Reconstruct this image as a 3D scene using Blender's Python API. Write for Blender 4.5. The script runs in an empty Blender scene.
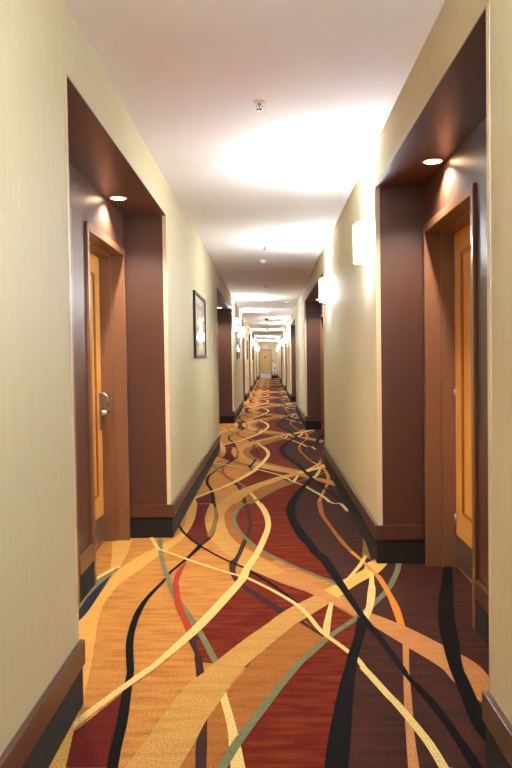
import bpy, bmesh, math
from mathutils import Vector, Matrix
from mathutils.geometry import tessellate_polygon
PI = math.pi
SC = bpy.context.scene
COL = SC.collection

# ---------------------------------------------------------------- camera, world, exposure
F_PX, YAW, PITCH, ROLL, EYE = 759.45, -.0169, -.0308, -.0145, 1.35
cam_data = bpy.data.cameras.new('camera')
cam = bpy.data.objects.new('camera', cam_data); COL.objects.link(cam)
cam_data.sensor_fit = 'VERTICAL'; cam_data.sensor_height = 24.0
cam_data.lens = F_PX / 768 * 24.0
cam_data.clip_start = .05; cam_data.clip_end = 200
_f = Vector((math.sin(YAW)*math.cos(PITCH), math.cos(YAW)*math.cos(PITCH), math.sin(PITCH)))
_r0 = Vector((math.cos(YAW), -math.sin(YAW), 0)); _u0 = _r0.cross(_f)
_r = math.cos(ROLL)*_r0 + math.sin(ROLL)*_u0
_u = -math.sin(ROLL)*_r0 + math.cos(ROLL)*_u0
cam.matrix_world = Matrix(((_r.x, _u.x, -_f.x, 0), (_r.y, _u.y, -_f.y, 0), (_r.z, _u.z, -_f.z, EYE), (0, 0, 0, 1)))
SC.camera = cam
w = bpy.data.worlds.new('world'); SC.world = w; w.use_nodes = True
w.node_tree.nodes['Background'].inputs[0].default_value = (.02, .018, .015, 1)
w.node_tree.nodes['Background'].inputs[1].default_value = 1
SC.view_settings.view_transform = 'Standard'; SC.view_settings.look = 'None'
SC.view_settings.gamma = 1; SC.view_settings.use_curve_mapping = False
SC.view_settings.exposure = EXPOSURE = 1.1
SC.cycles.max_bounces = 10; SC.cycles.diffuse_bounces = 6; SC.cycles.glossy_bounces = 4
SC.cycles.sample_clamp_indirect = 6
BULB_W, SHADE_E, SPOT_W, LENS_E = 125.0, 82.0, 64.0, 12.0     # sconce bulb, sconce glass, downlight, downlight lens

# ---------------------------------------------------------------- dimensions (metres)
XL, XR = .765, .708            # corridor wall planes, left is negative
DEPTH = {-1: .324, 1: .314}    # alcove depth
HC, ZS = 2.74, 2.467           # ceiling, alcove soffit
Y0, Y1 = -6.0, 56.5
ALC = {-1: [(2.947, 5.794), (11.473, 16.40), (22.5, 25.41), (29.8, 33.2), (38.4, 42.0), (47.0, 51.0)],
        1: [(2.454, 4.984), (9.711, 14.69), (19.74, 24.54), (29.7, 33.2), (40.1, 45.5), (49.3, 53.0)]}
X = {-1: XL, 1: XR}
SIDE = {-1: 'left', 1: 'right'}
ORD = ['nearest', 'second', 'third', 'fourth', 'fifth', 'sixth']

# ---------------------------------------------------------------- materials
def srgb(c):
    return tuple(((v/255)/12.92 if v/255 <= .04045 else ((v/255+.055)/1.055)**2.4) for v in c) + (1,)
def mat(name, rgb, rough=.6, metal=0., spec=.5, var=0., scale=(4, 4, 4), bump=0., bscale=200., emit=0., ecol=None, coat=0.):
    m = bpy.data.materials.new(name); m.use_nodes = True
    nt = m.node_tree; b = nt.nodes['Principled BSDF']
    b.inputs['Base Color'].default_value = srgb(rgb)
    b.inputs['Roughness'].default_value = rough; b.inputs['Metallic'].default_value = metal
    b.inputs['Specular IOR Level'].default_value = spec; b.inputs['Coat Weight'].default_value = coat
    tc = nt.nodes.new('ShaderNodeTexCoord')
    if var:
        mp = nt.nodes.new('ShaderNodeMapping'); mp.inputs['Scale'].default_value = scale
        nz = nt.nodes.new('ShaderNodeTexNoise'); nz.inputs['Scale'].default_value = 1; nz.inputs['Detail'].default_value = 5
        rp = nt.nodes.new('ShaderNodeMapRange'); rp.inputs[1].default_value = .3; rp.inputs[2].default_value = .7
        rp.inputs[3].default_value = 1-var; rp.inputs[4].default_value = 1+var
        mx = nt.nodes.new('ShaderNodeVectorMath'); mx.operation = 'SCALE'
        mx.inputs[0].default_value = srgb(rgb)[:3]
        nt.links.new(tc.outputs['Object'], mp.inputs[0]); nt.links.new(mp.outputs[0], nz.inputs['Vector'])
        nt.links.new(nz.outputs[0], rp.inputs[0]); nt.links.new(rp.outputs[0], mx.inputs['Scale'])
        nt.links.new(mx.outputs[0], b.inputs['Base Color'])
    if bump:
        nz = nt.nodes.new('ShaderNodeTexNoise'); nz.inputs['Scale'].default_value = bscale
        bp = nt.nodes.new('ShaderNodeBump'); bp.inputs['Strength'].default_value = bump; bp.inputs['Distance'].default_value = .002
        nt.links.new(tc.outputs['Object'], nz.inputs['Vector']); nt.links.new(nz.outputs[0], bp.inputs['Height'])
        nt.links.new(bp.outputs[0], b.inputs['Normal'])
    if emit:
        b.inputs['Emission Color'].default_value = srgb(ecol or rgb); b.inputs['Emission Strength'].default_value = emit
    return m
def carpet_mat(name, rgb, alt, amount):
    """cut-pile yarn: weft-wise streaks of a second dye plus fine pile grain"""
    m = bpy.data.materials.new(name); m.use_nodes = True
    nt = m.node_tree; b = nt.nodes['Principled BSDF']; b.inputs['Roughness'].default_value = .95
    b.inputs['Specular IOR Level'].default_value = .1
    tc = nt.nodes.new('ShaderNodeTexCoord')
    def noise(sc, det):
        mp = nt.nodes.new('ShaderNodeMapping'); mp.inputs['Scale'].default_value = sc
        nz = nt.nodes.new('ShaderNodeTexNoise'); nz.inputs['Scale'].default_value = 1; nz.inputs['Detail'].default_value = det
        nt.links.new(tc.outputs['Object'], mp.inputs[0]); nt.links.new(mp.outputs[0], nz.inputs['Vector'])
        return nz.outputs[0]
    def rng(src, a, bb, c, d):
        r = nt.nodes.new('ShaderNodeMapRange')
        for i, v in enumerate((a, bb, c, d)): r.inputs[i+1].default_value = v
        nt.links.new(src, r.inputs[0]); return r.outputs[0]
    n1 = rng(noise((5, 24, 1), 5), .40, .74, 0, amount)
    mx = nt.nodes.new('ShaderNodeMix'); mx.data_type = 'RGBA'
    mx.inputs[6].default_value = srgb(rgb); mx.inputs[7].default_value = srgb(alt)
    nt.links.new(n1, mx.inputs[0])
    g = rng(noise((130, 130, 1), 4), .3, .7, .62, 1.34)
    sc = nt.nodes.new('ShaderNodeVectorMath'); sc.operation = 'SCALE'
    nt.links.new(mx.outputs[2], sc.inputs[0]); nt.links.new(g, sc.inputs['Scale'])
    nt.links.new(sc.outputs[0], b.inputs['Base Color'])
    nz = noise((350, 350, 1), 2); bp = nt.nodes.new('ShaderNodeBump')
    bp.inputs['Strength'].default_value = .5; bp.inputs['Distance'].default_value = .003
    nt.links.new(nz, bp.inputs['Height']); nt.links.new(bp.outputs[0], b.inputs['Normal'])
    return m
CM = {
 'gold': ((204, 142, 70), (158, 90, 40), .8), 'tan': (((222, 170, 88)), (205, 145, 70), .5), 'tan2': ((206, 156, 86), (180, 124, 60), .6),
 'gold2': ((172, 108, 48), (140, 80, 36), .6), 'yellow': ((238, 188, 98), (225, 165, 80), .4), 'salmon': ((202, 138, 86), (180, 112, 66), .5),
 'cream': ((236, 206, 134), (225, 188, 115), .4), 'olive': ((150, 112, 52), (128, 92, 44), .5), 'brick': ((98, 19, 10), (150, 66, 26), .6),
 'brick2': ((176, 66, 40), (160, 52, 32), .4), 'darkred': ((104, 30, 24), (84, 26, 22), .6), 'aubergine': ((58, 33, 27), (92, 42, 30), .7),
 'black': ((15, 12, 14), (12, 10, 11), .5), 'umber': ((62, 38, 36), (50, 30, 30), .5), 'navy': ((44, 40, 56), (34, 32, 44), .5),
 'green': ((122, 124, 90), (98, 100, 68), .5), 'orange': ((222, 138, 48), (205, 118, 40), .4)}
DYE = lambda c: tuple(int(v*.86) for v in c)
CARPET_M = {k: carpet_mat('carpet_'+k, DYE(v[0]), DYE(v[1]), v[2]) for k, v in CM.items()}
M = dict(
 wall=mat('wall_vinyl', (203, 192, 157), .62, var=.035, scale=(60, 60, 3), bump=.25, bscale=500),
 ceiling=mat('ceiling_paint', (243, 239, 237), .8, bump=.15, bscale=300),
 lining=mat('brown_lining', (80, 49, 39), .38, var=.06, scale=(90, 90, 4), bump=.12, bscale=400),
 frame=mat('brown_frame_paint', (124, 84, 62), .34),
 cap=mat('brown_trim', (82, 50, 40), .35),
 cove=mat('dark_cove', (27, 22, 19), .95, var=.3, scale=(150, 150, 150), bump=.8, bscale=300),
 guard=mat('cream_guard', (214, 194, 162), .45),
 maple=mat('maple', (222, 166, 78), .32, var=.07, scale=(40, 40, 1.5)),
 molding=mat('panel_molding', (150, 86, 40), .35),
 maple_pale=mat('pale_maple', (196, 162, 104), .4, var=.06, scale=(40, 40, 1.5)),
 steel=mat('brushed_steel', (150, 140, 132), .38, metal=.9, var=.05, scale=(200, 200, 3)),
 chrome=mat('satin_chrome', (200, 196, 190), .2, metal=1.),
 white_metal=mat('white_metal', (225, 225, 228), .4),
 shade=mat('frosted_glass', (255, 250, 245), .4, emit=SHADE_E, ecol=(236, 244, 255)),
 lens=mat('lit_lens', (255, 240, 220), .4, emit=LENS_E, ecol=(255, 214, 165)),
 ring=mat('downlight_ring', (190, 140, 105), .35, metal=.4),
 band=mat('sconce_band', (96, 84, 104), .4, metal=.6),
 black=mat('black_frame', (38, 28, 26), .35),
 paper=mat('print_paper', (196, 186, 160), .5, spec=.6, coat=1., var=.1, scale=(3, 3, 5)),
 mount=mat('cream_mount', (222, 214, 196), .5, coat=1.),
 dark=mat('dark_plastic', (50, 44, 42), .5),
 red=mat('red_enamel', (190, 40, 36), .35),
 red_lit=mat('red_lit', (225, 60, 60), .5, emit=1.2, ecol=(255, 70, 70)),
 white=mat('white_plastic', (228, 222, 212), .45),
 kick_white=mat('pale_kick', (205, 208, 225), .3, metal=.3),
)
for k in ('paper', 'mount'):
    M[k].node_tree.nodes['Principled BSDF'].inputs['Coat Roughness'].default_value = .03

# ---------------------------------------------------------------- mesh helpers
def bm_new(): return bmesh.new()
def box(bm, x0, x1, y0, y1, z0, z1, bev=0., mi=0):
    x0, x1 = min(x0, x1), max(x0, x1); y0, y1 = min(y0, y1), max(y0, y1); z0, z1 = min(z0, z1), max(z0, z1)
    v = [bm.verts.new(p) for p in ((x0,y0,z0),(x1,y0,z0),(x1,y1,z0),(x0,y1,z0),(x0,y0,z1),(x1,y0,z1),(x1,y1,z1),(x0,y1,z1))]
    fs = [bm.faces.new([v[i] for i in q]) for q in ((3,2,1,0),(4,5,6,7),(0,1,5,4),(1,2,6,5),(2,3,7,6),(3,0,4,7))]
    for f in fs: f.material_index = mi
    if bev:
        es = list({e for f in fs for e in f.edges})
        bmesh.ops.bevel(bm, geom=es, offset=bev, segments=2, affect='EDGES', profile=.6)
def ubox(bm, s, u0, u1, y0, y1, z0, z1, bev=0., mi=0):
    """box given by its distance u outward from the corridor wall plane on side s"""
    box(bm, s*(X[s]+u0), s*(X[s]+u1), y0, y1, z0, z1, bev, mi)
def lathe(bm, prof, n=24, c=(0, 0, 0), axis='z', mi=0):
    rings = []
    for r, h in prof:
        ring = []
        for i in range(n):
            a = 2*PI*i/n; p = (r*math.cos(a), r*math.sin(a), h)
            if axis == 'x': p = (p[2], p[0], p[1])
            if axis == 'y': p = (p[0], p[2], p[1])
            ring.append(bm.verts.new((p[0]+c[0], p[1]+c[1], p[2]+c[2])))
        rings.append(ring)
    for a, b in zip(rings, rings[1:]):
        for i in range(n):
            f = bm.faces.new((a[i], a[(i+1) % n], b[(i+1) % n], b[i])); f.material_index = mi; f.smooth = True
    for ring in (rings[0], rings[-1]):
        f = bm.faces.new(ring); f.material_index = mi
def tube(bm, pts, r, n=10, flat=1.):
    pts = [Vector(p) for p in pts]; rings = []
    for i, p in enumerate(pts):
        t = (pts[min(i+1, len(pts)-1)] - pts[max(i-1, 0)]).normalized()
        up = Vector((0, 0, 1)) if abs(t.z) < .9 else Vector((1, 0, 0))
        a = t.cross(up).normalized(); b = a.cross(t)
        rings.append([bm.verts.new(p + a*math.cos(2*PI*k/n)*r + b*math.sin(2*PI*k/n)*r*flat) for k in range(n)])
    for a, b in zip(rings, rings[1:]):
        for i in range(n):
            f = bm.faces.new((a[i], a[(i+1) % n], b[(i+1) % n], b[i])); f.smooth = True
    bm.faces.new(rings[0]); bm.faces.new(rings[-1])
def obj(name, bm, mats, parent=None, loc=(0, 0, 0), rz=0.):
    bmesh.ops.recalc_face_normals(bm, faces=bm.faces)
    me = bpy.data.meshes.new(name); bm.to_mesh(me); bm.free()
    for m in (mats if isinstance(mats, (list, tuple)) else [mats]): me.materials.append(m)
    o = bpy.data.objects.new(name, me); COL.objects.link(o)
    o.location = loc; o.rotation_euler = (0, 0, rz)
    if parent: o.parent = parent
    return o
def tag(o, label=None, cat=None, group=None, kind=None):
    if label: o['label'] = label
    if cat: o['category'] = cat
    if group: o['group'] = group
    if kind: o['kind'] = kind
    return o
def empty(name, loc, rz=0.):
    o = bpy.data.objects.new(name, None); COL.objects.link(o); o.location = loc; o.rotation_euler = (0, 0, rz)
    o.empty_display_size = .1
    return o
def copy_tree(o, parent=None):
    c = o.copy(); COL.objects.link(c); c.parent = parent
    for ch in list(o.children): copy_tree(ch, c)
    return c

CARPET = [
  ('poly','darkred',[(-0.696,2.484),(-0.734,2.737),(-0.715,2.771),(-0.617,3.054),(-0.588,2.793),(-0.573,2.607),(-0.556,2.483)]),
  ('poly','darkred',[(-0.682,6.959),(-0.651,6.482),(-0.653,6.067),(-0.671,5.896),(-0.522,5.514),(-0.484,5.854),(-0.542,6.281),(-0.574,6.685),(-0.559,7.046),(-0.568,7.449),(-0.727,7.459)]),
  ('poly','brick',[(-0.173,2.455),(-0.124,2.655),(-0.042,2.899),(0.042,3.141),(0.123,3.353),(0.174,3.451),(0.285,3.673),(0.467,3.944),(0.405,3.637),(0.331,3.36),(0.333,3.378),(0.281,3.136),(0.229,2.863),(0.189,2.633),(0.163,2.452)]),
  ('poly','brick',[(-0.346,3.373),(-0.388,3.724),(-0.251,4.216),(-0.156,4.631),(-0.1,5.04),(-0.169,4.9),(-0.017,4.694),(0.054,4.567),(0.196,4.389),(0.302,4.222),(0.438,3.925),(0.285,3.673),(0.177,3.746),(0.038,3.749),(-0.113,3.298)]),
  ('poly','brick',[(-0.165,7.371),(-0.266,6.981),(-0.314,6.545),(-0.296,6.268),(-0.229,5.875),(-0.131,5.526),(-0.044,5.297),(0.112,4.984),(0.208,4.818),(0.3,4.671),(0.22,4.873),(0.409,4.456),(0.358,5.087),(0.307,5.337),(0.277,5.538),(0.221,5.921),(0.19,6.32),(0.18,6.731),(0.209,7.349)]),
  ('poly','aubergine',[(0.205,2.452),(0.256,2.782),(0.31,3.136),(0.359,3.376),(0.417,3.637),(0.473,3.886),(0.463,4.024),(0.411,4.559),(0.358,5.087),(0.307,5.337),(0.277,5.538),(0.221,5.921),(0.19,6.32),(0.18,6.731),(0.22,7.401),(1.587,7.4),(1.607,2.45)]),
  ('poly','gold2',[(-0.319,2.457),(-0.278,2.657),(-0.25,2.819),(-0.193,3.047),(-0.089,3.386),(-0.004,3.58),(0.143,3.875),(0.118,3.838),(0.172,3.893),(0.247,3.654),(0.174,3.451),(0.123,3.353),(0.042,3.141),(-0.042,2.899),(-0.124,2.655),(-0.173,2.455)]),
  ('band','tan',[(-0.798,2.462),(-0.803,2.645),(-1.0,3.599),(-1.016,3.911),(-1.006,4.156),(-1.003,4.503),(-0.994,4.885),(-0.927,5.206),(-0.816,5.57),(-0.736,5.8),(-0.712,6.215),(-0.753,6.782),(-0.806,7.359)],[(-0.693,2.461),(-0.734,2.737),(-0.766,3.01),(-0.82,3.4),(-0.917,3.962),(-0.941,4.278),(-0.923,4.597),(-0.866,4.853),(-0.765,5.328),(-0.68,5.702),(-0.649,6.249),(-0.672,6.867),(-0.722,7.406)]),
  ('band','gold2',[(-0.318,7.38),(-0.402,6.762),(-0.388,6.35),(-0.33,5.913),(-0.248,5.591),(-0.133,5.3),(-0.004,5.062)],[(-0.165,7.371),(-0.312,6.846),(-0.309,6.384),(-0.247,5.943),(-0.146,5.557),(-0.044,5.297),(0.049,5.095)]),
  ('band','tan2',[(-0.568,7.449),(-0.574,6.685),(-0.546,6.281),(-0.484,5.854),(-0.384,5.479),(-0.268,5.147),(-0.17,4.923),(0.054,4.567)],[(-0.32,7.433),(-0.402,6.762),(-0.388,6.35),(-0.33,5.913),(-0.248,5.591),(-0.134,5.327),(-0.057,5.139),(0.208,4.562)]),
  ('band','tan',[(-1.24,5.852),(-1.145,5.41),(-1.042,4.86)],[(-1.071,5.844),(-1.017,5.338),(-1.002,4.886)]),
  ('line','cream',[(-1.108,4.652),(-1.059,4.833),(-1.003,4.97)],0.03),
  ('band','navy',[(-1.049,3.966),(-1.063,4.282),(-1.051,4.529),(-1.023,4.805)],[(-1.017,3.841),(-1.0,4.077),(-1.007,4.457),(-1.018,4.794)]),
  ('band','green',[(-1.091,4.08),(-1.109,4.415),(-1.088,4.627),(-1.009,4.959)],[(-1.052,3.929),(-1.068,4.303),(-1.051,4.529),(-0.999,4.924)]),
  ('band','umber',[(-0.529,5.514),(-0.485,5.921),(-0.486,6.513),(-0.508,6.857),(-0.587,7.45)],[(-0.509,5.484),(-0.448,5.82),(-0.451,6.471),(-0.487,6.856),(-0.545,7.447)]),
  ('band','olive',[(-0.497,5.822),(-0.477,6.203),(-0.491,6.555),(-0.523,6.95)],[(-0.463,5.775),(-0.445,6.128),(-0.459,6.512),(-0.496,6.948)]),
  ('band','black',[(-0.555,2.459),(-0.573,2.607),(-0.588,2.793),(-0.617,3.054),(-0.625,3.152),(-0.636,3.257),(-0.647,3.308),(-0.704,3.595),(-0.73,3.84),(-0.739,4.077),(-0.723,4.321),(-0.669,4.675),(-0.664,4.804),(-0.59,5.16),(-0.537,5.526)],[(-0.517,2.459),(-0.533,2.607),(-0.549,2.813),(-0.585,3.102),(-0.593,3.164),(-0.603,3.243),(-0.613,3.307),(-0.667,3.595),(-0.695,3.839),(-0.704,4.077),(-0.697,4.297),(-0.654,4.62),(-0.639,4.803),(-0.571,5.108),(-0.503,5.466)]),
  ('band','umber',[(-0.285,7.431),(-0.218,6.752),(-0.178,6.115),(-0.214,5.651),(-0.246,5.198),(-0.279,5.046),(-0.265,4.802),(-0.217,4.579),(-0.103,4.303),(-0.002,4.1),(0.038,3.999),(0.12,3.914),(0.144,3.856),(0.247,3.654)],[(-0.247,7.429),(-0.183,6.75),(-0.152,6.114),(-0.177,5.649),(-0.212,5.197),(-0.226,5.044),(-0.229,4.801),(-0.178,4.578),(-0.082,4.373),(0.026,4.15),(0.077,4.035),(0.146,3.909),(0.171,3.863),(0.254,3.674)]),
  ('band','umber',[(-0.26,2.456),(-0.273,2.604),(-0.274,2.693),(-0.268,2.731)],[(-0.223,2.456),(-0.237,2.656),(-0.25,2.819),(-0.251,2.849)]),
  ('band','umber',[(-0.312,3.097),(-0.353,3.391),(-0.361,3.462),(-0.401,3.605),(-0.418,3.69)],[(-0.279,3.121),(-0.319,3.39),(-0.338,3.462),(-0.375,3.655),(-0.388,3.724)]),
  ('line','black',[(-0.792,6.37),(-0.732,6.106),(-0.66,5.862),(-0.531,5.532),(-0.365,5.203),(-0.237,4.997),(-0.169,4.891),(-0.095,4.739),(0.029,4.468),(0.145,4.16)],0.022),
  ('line','green',[(-0.859,5.838),(-0.782,5.326),(-0.702,4.919),(-0.656,4.73),(-0.585,4.413),(-0.541,4.269),(-0.499,4.156),(-0.415,3.908),(-0.347,3.688),(-0.288,3.476),(-0.251,3.343)],0.032),
  ('band','brick2',[(-0.576,5.069),(-0.61,4.824),(-0.602,4.589),(-0.599,4.539),(-0.536,4.157),(-0.462,3.871),(-0.41,3.655)],[(-0.57,5.049),(-0.573,4.778),(-0.569,4.588),(-0.56,4.538),(-0.506,4.201),(-0.443,3.948),(-0.382,3.724)]),
  ('band','cream',[(-0.233,3.096),(-0.176,2.788),(-0.159,2.637),(-0.143,2.455)],[(-0.214,3.17),(-0.15,2.827),(-0.124,2.673),(-0.093,2.455)]),
  ('band','tan2',[(-0.502,2.459),(-0.459,2.641),(-0.421,2.852),(-0.371,3.062),(-0.358,3.123),(-0.298,3.25),(-0.244,3.389),(-0.127,3.649),(-0.029,3.842),(0.042,3.995),(0.128,4.139),(0.283,4.362)],[(-0.319,2.457),(-0.278,2.657),(-0.25,2.819),(-0.215,2.956),(-0.193,3.047),(-0.153,3.221),(-0.089,3.386),(-0.051,3.471),(-0.004,3.58),(0.086,3.766),(0.131,3.856),(0.326,4.177)]),
  ('band','yellow',[(0.283,4.362),(0.421,4.585),(0.513,4.718),(0.592,4.842),(0.634,4.989),(0.826,5.261)],[(0.326,4.177),(0.377,4.265),(0.505,4.504),(0.679,4.769),(0.768,4.976),(0.862,5.155)]),
  ('band','salmon',[(-0.029,4.682),(0.054,4.567),(0.196,4.389),(0.302,4.222),(0.44,3.945),(0.497,3.829),(0.615,3.55),(0.729,3.282),(0.753,3.128),(0.826,2.897)],[(0.095,4.808),(0.208,4.562),(0.25,4.554),(0.314,4.385),(0.49,4.024),(0.52,4.002),(0.67,3.788),(0.825,3.483),(0.897,3.315),(0.913,3.156)]),
  ('line','green',[(-0.179,2.455),(-0.124,2.655),(-0.042,2.899),(0.042,3.141),(0.123,3.353),(0.174,3.451),(0.285,3.673),(0.437,3.917),(0.581,4.192),(0.692,4.447),(0.79,4.765),(0.847,5.004),(0.871,5.053)],0.036),
  ('line','green',[(-0.165,7.2),(-0.267,7.009),(-0.314,6.545),(-0.296,6.268),(-0.229,5.875),(-0.131,5.526),(-0.044,5.297),(0.112,4.984),(0.208,4.818),(0.3,4.671),(0.36,4.587),(0.417,4.456)],0.03),
  ('band','gold2',[(0.447,7.386),(0.429,6.631),(0.469,6.083),(0.501,5.65),(0.549,5.273)],[(0.5,7.383),(0.468,6.629),(0.498,6.082),(0.533,5.679),(0.571,5.315)]),
  ('band','orange',[(0.549,5.273),(0.602,4.99),(0.632,4.737),(0.644,4.658),(0.655,4.351),(0.648,4.082),(0.635,3.807)],[(0.571,5.315),(0.625,5.013),(0.656,4.78),(0.679,4.657),(0.687,4.35),(0.689,4.08),(0.669,3.799)]),
  ('band','salmon',[(0.621,3.599),(0.569,3.285),(0.509,2.923),(0.473,2.684),(0.438,2.449)],[(0.654,3.598),(0.595,3.285),(0.54,2.923),(0.503,2.683),(0.475,2.449)]),
  ('band','cream',[(-0.181,7.424),(-0.08,6.744),(-0.044,6.181),(-0.076,5.707),(-0.125,5.246),(-0.182,4.9),(-0.211,4.632),(-0.291,4.285),(-0.384,3.888),(-0.482,3.526),(-0.537,3.337),(-0.57,3.269),(-0.628,3.127),(-0.723,2.888),(-0.751,2.795)],[(-0.124,7.421),(-0.025,6.742),(0.002,6.179),(-0.031,5.673),(-0.084,5.192),(-0.136,4.853),(-0.156,4.631),(-0.25,4.202),(-0.35,3.794),(-0.469,3.428),(-0.483,3.394),(-0.525,3.268),(-0.615,3.066),(-0.691,2.877),(-0.737,2.746)]),
  ('line','cream',[(-0.99,6.013),(-0.926,5.809),(-0.819,5.44),(-0.767,5.37),(-0.558,5.108),(-0.276,4.79),(-0.157,4.674),(-0.001,4.419),(0.129,4.16),(0.189,3.971),(0.23,3.78),(0.266,3.667),(0.312,3.557),(0.377,3.388),(0.398,3.278)],0.026),
  ('line','cream',[(0.393,3.283),(0.412,3.211),(0.459,3.013),(0.481,2.934),(0.518,2.759),(0.544,2.611),(0.559,2.448)],0.033),
  ('line','cream',[(0.549,7.25),(0.587,7.08),(0.653,7.052),(0.684,6.703)],0.03),
  ('band','olive',[(0.694,5.672),(0.621,5.164)],[(0.701,5.672),(0.67,5.061)]),
  ('band','cream',[(0.64,5.189),(0.553,4.897),(0.433,4.555)],[(0.657,5.163),(0.581,4.896),(0.454,4.554)]),
  ('band','cream',[(0.319,4.177),(0.277,3.929),(0.249,3.726),(0.265,3.657)],[(0.339,4.155),(0.309,3.928),(0.283,3.708),(0.274,3.653)]),
  ('band','cream',[(0.623,4.803),(0.588,4.55),(0.553,4.354),(0.509,4.085),(0.464,3.944)],[(0.645,4.758),(0.618,4.549),(0.605,4.401),(0.558,4.127),(0.487,3.847)]),
  ('band','black',[(0.182,7.403),(0.14,6.733),(0.153,6.322),(0.189,5.889),(0.221,5.662),(0.253,5.481),(0.282,5.257),(0.324,5.088),(0.386,4.534),(0.447,4.004),(0.477,3.767),(0.501,3.628),(0.548,3.285),(0.56,3.169),(0.602,2.948),(0.63,2.719),(0.645,2.478),(0.65,2.447)],[(0.262,7.398),(0.218,6.729),(0.226,6.318),(0.261,5.953),(0.281,5.754),(0.304,5.628),(0.34,5.308),(0.392,5.086),(0.432,4.611),(0.479,4.044),(0.512,3.791),(0.532,3.668),(0.575,3.285),(0.583,3.169),(0.632,2.976),(0.659,2.747),(0.683,2.494),(0.685,2.454)]),
  ('band','black',[(0.447,3.944),(0.393,3.637),(0.34,3.418),(0.316,3.29),(0.281,3.136),(0.229,2.863),(0.189,2.633),(0.163,2.452)],[(0.485,3.829),(0.441,3.636),(0.397,3.446),(0.366,3.289),(0.337,3.111),(0.303,2.883),(0.273,2.668),(0.24,2.451)]),
  ('band','black',[(1.143,5.057),(1.109,4.871),(1.006,4.488),(0.906,4.117),(0.846,3.838),(0.803,3.562),(0.767,3.281),(0.752,3.079),(0.732,2.815),(0.734,2.681),(0.749,2.592)],[(1.205,5.054),(1.161,4.869),(1.076,4.486),(0.986,4.115),(0.938,3.874),(0.88,3.561),(0.827,3.28),(0.817,3.152),(0.797,2.897),(0.782,2.755),(0.793,2.68)]),
]

# ---------------------------------------------------------------- carpet (world coordinates, one repeat of the woven pattern)
PERIOD, SEAM = 4.68, 2.463
def spline(pts, n=5):
    P = [Vector(p) for p in pts]; P = [P[0]*2-P[1]] + P + [P[-1]*2-P[-2]]
    out = []
    for i in range(1, len(P)-2):
        a, b, c, d = P[i-1:i+3]
        for k in range(n):
            t = k/n
            out.append(.5*((2*b) + (c-a)*t + (2*a-5*b+4*c-d)*t*t + (3*b-a-3*c+d)*t*t*t))
    out.append(P[-2]); return out
def carpet():
    bm = bm_new(); names = list(CARPET_M); idx = {k: i for i, k in enumerate(names)}
    def face(vs, mi):
        try: f = bm.faces.new(vs); f.material_index = mi
        except ValueError: pass
    for li, it in enumerate(CARPET):
        z = .0003 + .00013*li
        mi = idx[it[1]]
        if it[0] == 'poly':
            pts = [Vector((p[0], p[1], z)) for p in it[2]]
            vs = [bm.verts.new(p) for p in pts]
            for t in tessellate_polygon([pts]): face([vs[i] for i in t], mi)
        else:
            if it[0] == 'band': l, r = spline(it[2]), spline(it[3])
            else:
                c = spline(it[2]); l, r = [], []
                for i, p in enumerate(c):
                    t = (c[min(i+1, len(c)-1)]-c[max(i-1, 0)]).normalized(); n = Vector((-t.y, t.x))*it[3]/2
                    l.append(p+n); r.append(p-n)
            L = [bm.verts.new((p.x, p.y, z)) for p in l]; R = [bm.verts.new((p.x, p.y, z)) for p in r]
            for i in range(len(L)-1):
                face((L[i], L[i+1], R[i+1]), mi); face((L[i], R[i+1], R[i]), mi)
    for y, no in ((SEAM, (0, -1, 0)), (SEAM+PERIOD, (0, 1, 0))):
        bmesh.ops.bisect_plane(bm, geom=bm.verts[:]+bm.edges[:]+bm.faces[:], plane_co=(0, y, 0), plane_no=no, clear_outer=True)
    src = bm.verts[:]+bm.edges[:]+bm.faces[:]
    for k in [j for j in range(-2, 12) if j]:
        d = bmesh.ops.duplicate(bm, geom=src)
        bmesh.ops.translate(bm, verts=[e for e in d['geom'] if isinstance(e, bmesh.types.BMVert)], vec=(0, k*PERIOD, 0))
    v = [bm.verts.new(p) for p in ((-1.5, Y0, 0), (1.5, Y0, 0), (1.5, Y1, 0), (-1.5, Y1, 0))]; face(v, idx['gold'])
    for y, no in ((Y0, (0, -1, 0)), (Y1, (0, 1, 0))):
        bmesh.ops.bisect_plane(bm, geom=bm.verts[:]+bm.edges[:]+bm.faces[:], plane_co=(0, y, 0), plane_no=no, clear_outer=True)
    for f in bm.faces:
        f.normal_update()
        if f.normal.z < 0: f.normal_flip()
    me = bpy.data.meshes.new('floor'); bm.to_mesh(me); bm.free()
    for k in names: me.materials.append(CARPET_M[k])
    o = bpy.data.objects.new('floor', me); COL.objects.link(o)
    return tag(o, 'carpet of sweeping gold, cream, black and red curves filling the corridor', 'carpet', kind='structure')
carpet()

# ---------------------------------------------------------------- shell
b = bm_new(); box(b, -1.6, 1.6, Y0, Y1, HC, HC+.1)
tag(obj('ceiling', b, M['ceiling']), 'pale pinkish white flat ceiling of the corridor', 'ceiling', kind='structure')
for nm, y0, y1, lb in (('wall_end', Y1, Y1+.2, 'pale wall closing the far end of the corridor'), ('wall_back', Y0-.2, Y0, 'pale wall behind the viewer closing the corridor')):
    b = bm_new(); box(b, -1.6, 1.6, y0, y1, 0, HC+.1)
    tag(obj(nm, b, M['wall']), lb, 'wall', kind='structure')

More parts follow.
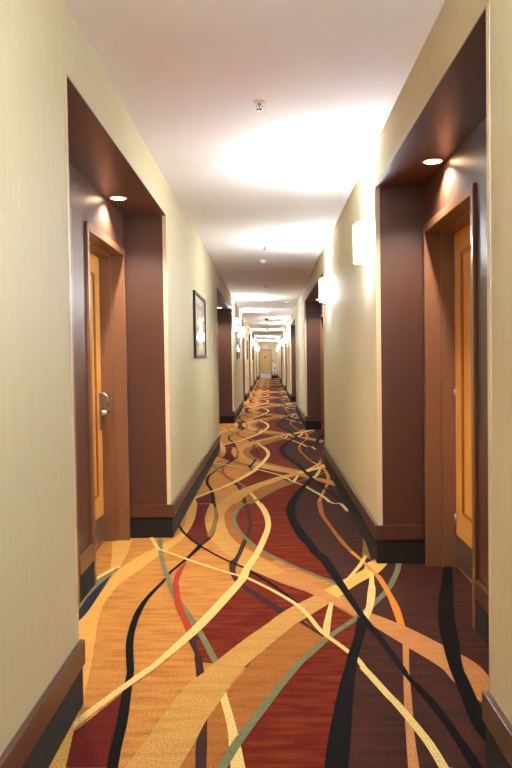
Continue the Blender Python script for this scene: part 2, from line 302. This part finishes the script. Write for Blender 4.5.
CASE = .05; FR_H = 2.20; JD = .17
def door_spots(s, i):
    n, f = ALC[s][i]
    far = (f-1.245, f-.045); near = (n+.045, n+1.245)
    return [far] if (s == 1 and i == 0) else [near, far]
for s in (-1, 1):
    wl, cp, cv = bm_new(), bm_new(), bm_new()
    D = DEPTH[s]
    def skirting(u_face, y0, y1, facing):
        """cap board and dark cove; facing 'u' runs along y on a plane of constant u, else a return at constant y"""
        pass
    prev = Y0
    for i, (n, f) in enumerate(ALC[s] + [(Y1, None)]):
        ubox(wl, s, 0, .8, prev, n, 0, HC)                                   # bay between alcoves
        e0 = prev-.022 if prev > Y0 else prev; e1 = n+.022 if f else n
        ubox(cp, s, -.022, 0, e0, e1, .16, .256, .003); ubox(cv, s, -.012, 0, e0+.008, e1-.008, 0, .16)
        if f:
            ubox(wl, s, 0, .8, n, f, ZS, HC)                                 # header over the alcove
            ubox(wl, s, D+.30, .8, n, f, 0, ZS)
            for ya, yb in ((n+.006, n+.022), (f-.022, f-.006)):              # returns into the alcove
                ubox(cp, s, 0, D-.022, ya, yb, .16, .256, .002); ubox(cv, s, 0, D-.012, ya if ya < yb-.0 and ya == n+.006 else ya+.008, yb-.008 if ya == n+.006 else yb, 0, .16)
            sp = door_spots(s, i)
            cuts = [n+.006] + [v for d in sp for v in d] + [f-.006]
            lining = bm_new()
            for a, c in zip(cuts[::2], cuts[1::2]):
                if c-a > .01:
                    ubox(lining, s, D, D+.30, a, c, 0, ZS-.006)
                    if c-a > .06: ubox(cp, s, D-.022, D, a, c, .16, .256, .002); ubox(cv, s, D-.012, D, a, c, 0, .16)
            for a, c in sp: ubox(lining, s, D, D+.30, a, c, FR_H, ZS-.006)
            ubox(lining, s, 0, D, n, n+.006, 0, ZS-.006); ubox(lining, s, 0, D, f-.006, f, 0, ZS-.006)
            ubox(lining, s, .0, D+.30, n, f, ZS-.006, ZS)
            num = 1 + i + (0 if s < 0 else len(ALC[-1]))
            tag(obj('trim_%d' % num, lining, M['lining']), 'dark brown panel lining of the %s door alcove in the %s wall' % (ORD[i], SIDE[s]), 'wall panelling', kind='structure')
            g = bm_new()
            for yy, d in ((n, -1), (f, 1)):
                ubox(g, s, -.002, 0, yy, yy+d*.028, .256, ZS-.001)
                ubox(g, s, -.002, .028, yy, yy-d*.008, .256, ZS-.007)
            tag(obj('trim_%d' % (num+20), g, M['guard']), 'cream corner guards edging the %s alcove of the %s wall' % (ORD[i], SIDE[s]), 'corner guard', kind='structure')
            prev = f
    tag(obj('wall_'+SIDE[s], wl, M['wall']), 'cream fabric-textured wall on the %s, broken by door alcoves' % SIDE[s], 'wall', kind='structure')
    bb = tag(obj('baseboard_'+SIDE[s], cp, M['cap']), 'brown baseboard cap over a dark carpet strip along the %s wall' % SIDE[s], 'baseboard', kind='structure')
    obj('cove_strip', cv, M['cove'], bb)['label'] = 'near-black carpet strip under the cap'

# ---------------------------------------------------------------- guest room doors, built at the origin of their opening
def make_door(s):
    """opening 1.2 m wide centred on y=0; +u is outward from the corridor (mirrored by s)"""
    H = .6
    def lb(bm, u0, u1, y0, y1, z0, z1, bev=0., mi=0): box(bm, s*u0, s*u1, y0, y1, z0, z1, bev, mi)
    root = empty('door_1', (0, 0, 0))
    fr = bm_new()
    for d in (-1, 1):
        lb(fr, -.018, 0, d*H, d*(H-CASE), 0, FR_H, .003)                     # casing
        lb(fr, 0, .25, d*(H), d*(H-CASE+.004), 0, FR_H-.02)                   # jamb
        lb(fr, .085, .25, d*(H-CASE+.006), d*(H-CASE-.014), 0, FR_H-.055, .002)  # stop
    lb(fr, -.018, 0, -H+CASE, H-CASE, FR_H-CASE, FR_H, .003)
    lb(fr, 0, .25, -H+CASE, H-CASE, FR_H-CASE+.004, FR_H)
    lb(fr, .085, .25, -H+CASE, H-CASE, FR_H-CASE-.014, FR_H-CASE+.006, .002)
    obj('door_frame', fr, M['frame'], root)
    hw = H-CASE-.016; zt = FR_H-CASE-.016; st = .15
    lf = bm_new(); u0, u1 = JD, JD+.045
    for d in (-1, 1): lb(lf, u0, u1, d*hw, d*(hw-st), .012, zt)
    lb(lf, u0, u1, -hw+st, hw-st, .012, .37); lb(lf, u0, u1, -hw+st, hw-st, zt-.13, zt)
    lb(lf, u0+.012, u1, -hw+st, hw-st, .37, zt-.13)
    leaf = obj('door_leaf', lf, M['maple'], root)
    ml = bm_new()
    for d in (-1, 1): lb(ml, u0-.003, u0+.012, d*(hw-st), d*(hw-st-.018), .37, zt-.13, .003)
    lb(ml, u0-.003, u0+.012, -hw+st, hw-st, .37, .388, .003); lb(ml, u0-.003, u0+.012, -hw+st, hw-st, zt-.148, zt-.13, .003)
    obj('panel_molding', ml, M['molding'], leaf)
    kp = bm_new(); lb(kp, u0-.002, u0, -hw+.008, hw-.008, .02, .215)
    for yy in (-.48, -.24, 0, .24, .48):
        for zz in (.035, .2): lathe(kp, [(.004, -.001), (.004, .001), (.001, .002)], 8, (s*(u0-.002), yy, zz), 'x')
    obj('kick_plate', kp, M['steel'], leaf)
    th = bm_new(); lb(th, .165, .22, -hw, hw, .006, .011); obj('threshold', th, M['dark'], root)
    # latch edge: the far edge on the left wall, the near edge on the right wall
    e = 1 if s < 0 else -1; yl = e*(hw-.065)
    lk = bm_new(); lb(lk, u0-.014, u0, yl-.032, yl+.032, .85, 1.13, .006)
    obj('lock_plate', lk, M['steel'], leaf)
    rd = bm_new()
    tube(rd, [(s*(u0-.012), yl, 1.115), (s*(u0-.035), yl, 1.12), (s*(u0-.05), yl, 1.105), (s*(u0-.056), yl, 1.08), (s*(u0-.05), yl, 1.05), (s*(u0-.038), yl, 1.03), (s*(u0-.03), yl, 1.005)], .012, 10)
    obj('card_reader', rd, M['chrome'], leaf)
    lv = bm_new()
    lathe(lv, [(.024, 0), (.024, .008), (.013, .012), (.012, .06)], 20, (0, 0, 0), 'x')
    for v in lv.verts: v.co = Vector((s*(u0-.012) - s*abs(v.co.x), v.co.y+yl, v.co.z+.985))
    tube(lv, [(s*(u0-.066), yl+e*.02, .985), (s*(u0-.07), yl, .985), (s*(u0-.07), yl-e*.05, .985), (s*(u0-.066), yl-e*.1, .983), (s*(u0-.05), yl-e*.13, .98)], .013, 12, .8)
    obj('lever_handle', lv, M['chrome'], leaf)
    hg = bm_new()
    for zz in (.3, 1.1, 1.9): lathe(hg, [(.007, -.05), (.007, .05)], 10, (s*(u0-.005), -e*(hw-.004), zz))
    obj('hinge', hg, M['steel'], leaf)
    return root
dn = 1
for s in (-1, 1):
    proto = None
    for i in range(len(ALC[s])):
        for (a, c) in door_spots(s, i):
            if proto is None: d = proto = make_door(s)
            else: d = copy_tree(proto)
            d.name = 'door_%d' % dn; dn += 1
            d.location = (s*(X[s]+DEPTH[s]), (a+c)/2, 0)
            which = '' if len(door_spots(s, i)) == 1 else ('farther ' if c > sum(ALC[s][i])/2+.6 else 'nearer ')
            tag(d, 'brown-framed maple %sdoor in the %s alcove of the %s wall' % (which, ORD[i], SIDE[s]), 'door', 'guest room doors', 'structure')

# ---------------------------------------------------------------- recessed downlights
def make_downlight():
    r = empty('recessed_downlight', (0, 0, 0))
    b = bm_new(); lathe(b, [(.048, .0), (.049, -.004), (.058, -.005), (.064, -.002), (.064, 0)], 32); obj('trim_ring', b, M['ring'], r)
    b = bm_new(); lathe(b, [(.049, -.001), (.047, -.005), (.02, -.007)], 32); obj('lens', b, M['lens'], r)
    ld = bpy.data.lights.new('downlight_lamp', 'SPOT'); ld.energy = SPOT_W; ld.color = (1., .87, .70)
    ld.spot_size = math.radians(140); ld.spot_blend = .6; ld.shadow_soft_size = .02
    lo = bpy.data.objects.new('downlight_lamp', ld); COL.objects.link(lo); lo.parent = r; lo.location = (0, 0, -.012)
    return r
proto = make_downlight(); first = True
for s in (-1, 1):
    for i in range(len(ALC[s])):
        for (a, c) in door_spots(s, i):
            r = proto if first else copy_tree(proto); first = False
            r.location = (s*(X[s]+.235), (a+c)/2, ZS-.006)
            which = 'the door' if len(door_spots(s, i)) == 1 else ('the farther door' if c > sum(ALC[s][i])/2+.6 else 'the nearer door')
            tag(r, 'small lit round downlight over %s of the %s %s-wall alcove' % (which, ORD[i], SIDE[s]), 'downlight', 'alcove downlights')

# ---------------------------------------------------------------- wall sconces
def make_sconce():
    """back on x=0, projects to +x"""
    r = empty('wall_sconce', (0, 0, 0))
    b = bm_new(); box(b, 0, .012, -.06, .06, -.15, .15, .002); obj('backplate', b, M['chrome'], r)
    def bow(bm, z0, z1, grow, th, cap=False):
        n = 20; o0 = []
        for k in range(n+1):
            a = -PI/2 + PI*k/n
            o0.append((.012+(.093+grow)*math.cos(a), (.072+grow)*math.sin(a)))
        i0 = [(.012+(x-.012)*(1-th), y*(1-th)) for x, y in o0]
        q = [[bm.verts.new((p[0], p[1], z)) for p in ring] for ring in (o0, i0) for z in (z0, z1)]
        ob, ot, ib, it = q
        for k in range(n):
            for f in ((ob[k], ob[k+1], ot[k+1], ot[k]), (ib[k+1], ib[k], it[k], it[k+1]), (ot[k], ot[k+1], it[k+1], it[k]), (ob[k+1], ob[k], ib[k], ib[k+1])):
                fc = bm.faces.new(f); fc.smooth = False
        if cap: bm.faces.new(ib)
        for k in (0, n): bm.faces.new((ob[k], ot[k], it[k], ib[k]))
    b = bm_new(); bow(b, -.135, .135, 0, .05, True); obj('glass_shade', b, M['shade'], r)
    for z in (-.118, .128):
        b = bm_new(); bow(b, z-.006, z+.006, .003, .08); obj('metal_band', b, M['band'], r)
    ld = bpy.data.lights.new('sconce_bulb', 'POINT'); ld.energy = BULB_W; ld.color = (.80, .94, 1.); ld.shadow_soft_size = .045
    lo = bpy.data.objects.new('sconce_bulb', ld); COL.objects.link(lo); lo.parent = r; lo.location = (.055, 0, .08)
    return r
SCON = [(1, 5.32), (1, 8.85), (-1, 16.8), (-1, 21.2), (1, 24.95), (1, 28.4), (-1, 34.0), (1, 34.6), (-1, 43.0), (1, 46.3), (-1, 52.5), (1, 54.2), (1, 1.38), (-1, -2.6)]  # last entry is an added, unseen sconce that brightens the near walls
SL = ['white half-round sconce just beyond the nearest right-wall alcove', 'second white sconce on the right wall, before its second alcove',
 'lit sconce just beyond the second left-wall alcove', 'lit sconce just before the third left-wall alcove',
 'lit sconce just beyond the third right-wall alcove', 'lit sconce just before the fourth right-wall alcove',
 'lit sconce just beyond the fourth left-wall alcove', 'lit sconce just beyond the fourth right-wall alcove',
 'lit sconce just beyond the fifth left-wall alcove', 'lit sconce just beyond the fifth right-wall alcove',
 'last lit sconce on the left wall by the end door', 'last lit sconce on the right wall by the end wall',
 'sconce on the right wall before the nearest alcove, outside the view', 'added unseen sconce on the left wall behind the viewer']
proto = make_sconce()
for k, (s, y) in enumerate(SCON):
    r = proto if k == 0 else copy_tree(proto)
    r.location = (s*X[s], y, 2.155); r.rotation_euler = (0, 0, PI if s > 0 else 0)
    tag(r, SL[k], 'sconce', 'corridor sconces')

# ---------------------------------------------------------------- framed prints
def make_picture():
    r = empty('framed_picture', (0, 0, 0)); w, h, t, d = .64, .345, .035, .028
    b = bm_new()
    for z in (-1, 1): box(b, 0, d, -w, w, z*h, z*(h-t), .003)
    for y in (-1, 1): box(b, 0, d, y*w, y*(w-t), -h+t, h-t, .003)
    obj('frame', b, M['black'], r)
    b = bm_new(); box(b, .004, .014, -w+t, w-t, -h+t, h-t); obj('mount_board', b, M['mount'], r)
    b = bm_new(); box(b, .014, .0145, -w+.14, w-.14, -h+.12, h-.12); obj('print', b, M['paper'], r)
    return r
proto = make_picture()
PIC = [(8.41, 'dark-framed glazed picture, nearest on the left wall'), (18.98, 'dark-framed glazed picture beyond the second left-wall alcove'), (27.4, 'dark-framed glazed picture beyond the third left-wall alcove'), (36.3, 'dark-framed glazed picture beyond the fourth left-wall alcove')]
for k, (y, lb) in enumerate(PIC):
    r = proto if k == 0 else copy_tree(proto)
    r.location = (-XL, y, 1.735); tag(r, lb, 'picture', 'framed pictures on the left wall')

# ---------------------------------------------------------------- ceiling fittings
def make_sprinkler():
    r = empty('fire_sprinkler', (0, 0, 0))
    b = bm_new(); lathe(b, [(.036, 0), (.035, -.004), (.02, -.008), (.012, -.008)], 24); obj('escutcheon', b, M['white'], r)
    b = bm_new(); lathe(b, [(.009, -.008), (.009, -.022)], 12)
    for d in (-1, 1): tube(b, [(d*.008, 0, -.02), (d*.017, 0, -.032), (d*.013, 0, -.045), (0, 0, -.054)], .0025, 6)
    obj('yoke', b, M['chrome'], r)
    b = bm_new(); lathe(b, [(.003, -.022), (.003, -.05)], 8); obj('glass_bulb', b, M['red'], r)
    b = bm_new(); lathe(b, [(.004, -.052), (.018, -.055), (.018, -.057), (.004, -.057)], 16); obj('deflector', b, M['chrome'], r)
    return r
proto = make_sprinkler()
SPR = [(-.03, 4.13), (-.03, 9.28), (-.03, 14.05), (-.02, 19.5), (-.02, 28.0)]
for k, (x, y) in enumerate(SPR):
    r = proto if k == 0 else copy_tree(proto)
    r.location = (x, y, HC); r.scale = (1, 1, .75); tag(r, 'small chrome fire sprinkler head on the ceiling centreline, %s of five along the corridor' % (['first', 'second', 'third', 'fourth', 'fifth'][k]) , 'sprinkler', 'ceiling sprinklers')
def make_detector():
    r = empty('smoke_detector', (0, 0, 0))
    b = bm_new(); lathe(b, [(.07, 0), (.07, -.012), (.062, -.016)], 28); obj('mounting_base', b, M['white'], r)
    b = bm_new(); lathe(b, [(.058, -.016), (.056, -.036), (.03, -.05), (.012, -.052)], 28); obj('sensor_dome', b, M['white'], r)
    b = bm_new(); lathe(b, [(.006, -.045), (.006, -.054)], 8, (-.03, -.02, 0)); obj('indicator', b, M['dark'], r)
    return r
proto = make_detector()
for k, (x, y) in enumerate([(-.05, 10.52), (-.03, 21.8)]):
    r = proto if k == 0 else copy_tree(proto)
    r.location = (x, y, HC); tag(r, 'round white smoke detector on the ceiling, %s one' % ('nearer' if k == 0 else 'farther'), 'smoke detector', 'smoke detectors')
def make_camera_dome():
    r = empty('dome_camera', (0, 0, 0))
    b = bm_new(); lathe(b, [(.07, 0), (.07, -.025), (.06, -.03)], 28); obj('housing', b, M['white'], r)
    b = bm_new(); lathe(b, [(.056, -.03), (.052, -.055), (.035, -.078), (.012, -.088)], 28); obj('tinted_dome', b, M['dark'], r)
    return r
proto = make_camera_dome()
for k, (x, y) in enumerate([(-.04, 24.9), (-.02, 33.1)]):
    r = proto if k == 0 else copy_tree(proto)
    r.location = (x, y, HC); tag(r, 'small dark dome hanging from the far ceiling, %s of the two' % ('nearer' if k == 0 else 'farther'), 'ceiling dome', 'dark ceiling domes')
ap = empty('access_panel', (.36, 18.3, HC))
b = bm_new()
for d in (-1, 1):
    box(b, d*.15, d*.13, -.3, .3, -.012, 0, .002); box(b, -.13, .13, d*.3, d*.28, -.012, 0, .002)
obj('panel_frame', b, M['white_metal'], ap)
b = bm_new(); box(b, -.13, .13, -.28, .28, -.006, 0); obj('hatch', b, M['white_metal'], ap)
tag(ap, 'white rectangular access panel set in the far ceiling', 'ceiling panel')

# ---------------------------------------------------------------- the end of the corridor
def make_end_door():
    r = empty('door_%d' % dn, (-.235, Y1, 0))
    b = bm_new()
    for d in (-1, 1): box(b, d*.40, d*.46, -.03, 0, 0, 2.16, .004)
    box(b, -.40, .40, -.03, 0, 2.10, 2.16, .004); obj('door_frame', b, M['frame'], r)
    b = bm_new(); box(b, -.40, .40, -.014, 0, .01, 2.10)
    leaf = obj('door_leaf', b, M['maple_pale'], r)
    b = bm_new()
    for d in (-1, 1): box(b, d*.27, d*.255, -.02, -.014, .45, 1.98, .002)
    for z in (.45, 1.965): box(b, -.255, .255, -.02, -.014, z, z+.015, .002)
    obj('panel_molding', b, M['molding'], leaf)
    b = bm_new(); box(b, -.39, .39, -.018, -.014, .02, .38); obj('kick_plate', b, M['kick_white'], leaf)
    b = bm_new(); box(b, -.06, .06, -.022, -.014, 1.53, 1.65, .003); obj('sign_plate', b, M['dark'], leaf)
    b = bm_new(); tube(b, [(.33, -.014, 1.0), (.33, -.06, 1.0), (.25, -.065, 1.0)], .012); obj('lever_handle', b, M['chrome'], leaf)
    tag(r, 'pale maple door with white kick plate closing the corridor end', 'door', kind='structure')
make_end_door()
for nm, a, c in (('baseboard_end', .23, XR-.022), ('trim_50', -XL+.022, -.70)):
    b = bm_new(); box(b, a, c, Y1-.012, Y1, 0, .25, .002)
    tag(obj(nm, b, M['cove']), 'dark baseboard on the end wall, %s of the door' % ('right' if a > 0 else 'left'), 'baseboard', kind='structure')
ex = empty('exit_sign', (-.235, Y1, 2.385))
b = bm_new(); box(b, -.16, .16, -.05, 0, -.11, .11, .006); obj('housing', b, M['white'], ex)
cu = bpy.data.curves.new('exit_text', 'FONT'); cu.body = 'EXIT'; cu.size = .16; cu.align_x = 'CENTER'; cu.align_y = 'CENTER'; cu.extrude = .002; cu.offset = .004
to = bpy.data.objects.new('exit_text', cu); COL.objects.link(to)
dg = bpy.context.evaluated_depsgraph_get(); me = bpy.data.meshes.new_from_object(to.evaluated_get(dg))
bpy.data.objects.remove(to)
me.materials.clear(); me.materials.append(M['red_lit'])
lt = bpy.data.objects.new('lettering', me); COL.objects.link(lt); lt.parent = ex; lt.location = (0, -.053, 0); lt.rotation_euler = (PI/2, 0, 0)
tag(ex, 'small white EXIT sign with red letters above the end door', 'exit sign')
ca = empty('extinguisher_cabinet', (.44, Y1, .87))
b = bm_new(); box(b, -.14, .14, -.08, 0, -.28, .28, .006); obj('cabinet_body', b, M['white_metal'], ca)
b = bm_new()
for d in (-1, 1): box(b, d*.125, d*.09, -.09, -.08, -.265, .265, .002)
for z0, z1 in ((-.265, -.2), (.0, .265)): box(b, -.09, .09, -.09, -.08, z0, z1, .002)
obj('cabinet_door', b, M['white'], ca)
b = bm_new(); lathe(b, [(.01, -.19), (.05, -.185), (.05, -.06), (.02, -.03), (.012, -.01)], 16, (0, -.085, 0)); obj('red_cylinder', b, M['red'], ca)
tag(ca, 'white extinguisher cabinet low on the end wall', 'cabinet')
sw = empty('wall_switch', (.31, Y1, 1.33))
b = bm_new(); box(b, -.04, .04, -.008, 0, -.06, .06, .003); obj('switch_plate', b, M['dark'], sw)
b = bm_new(); box(b, -.012, .012, -.014, -.008, -.025, .025, .002); obj('rocker', b, M['white'], sw)
tag(sw, 'small dark switch plate on the end wall above the cabinet', 'switch')
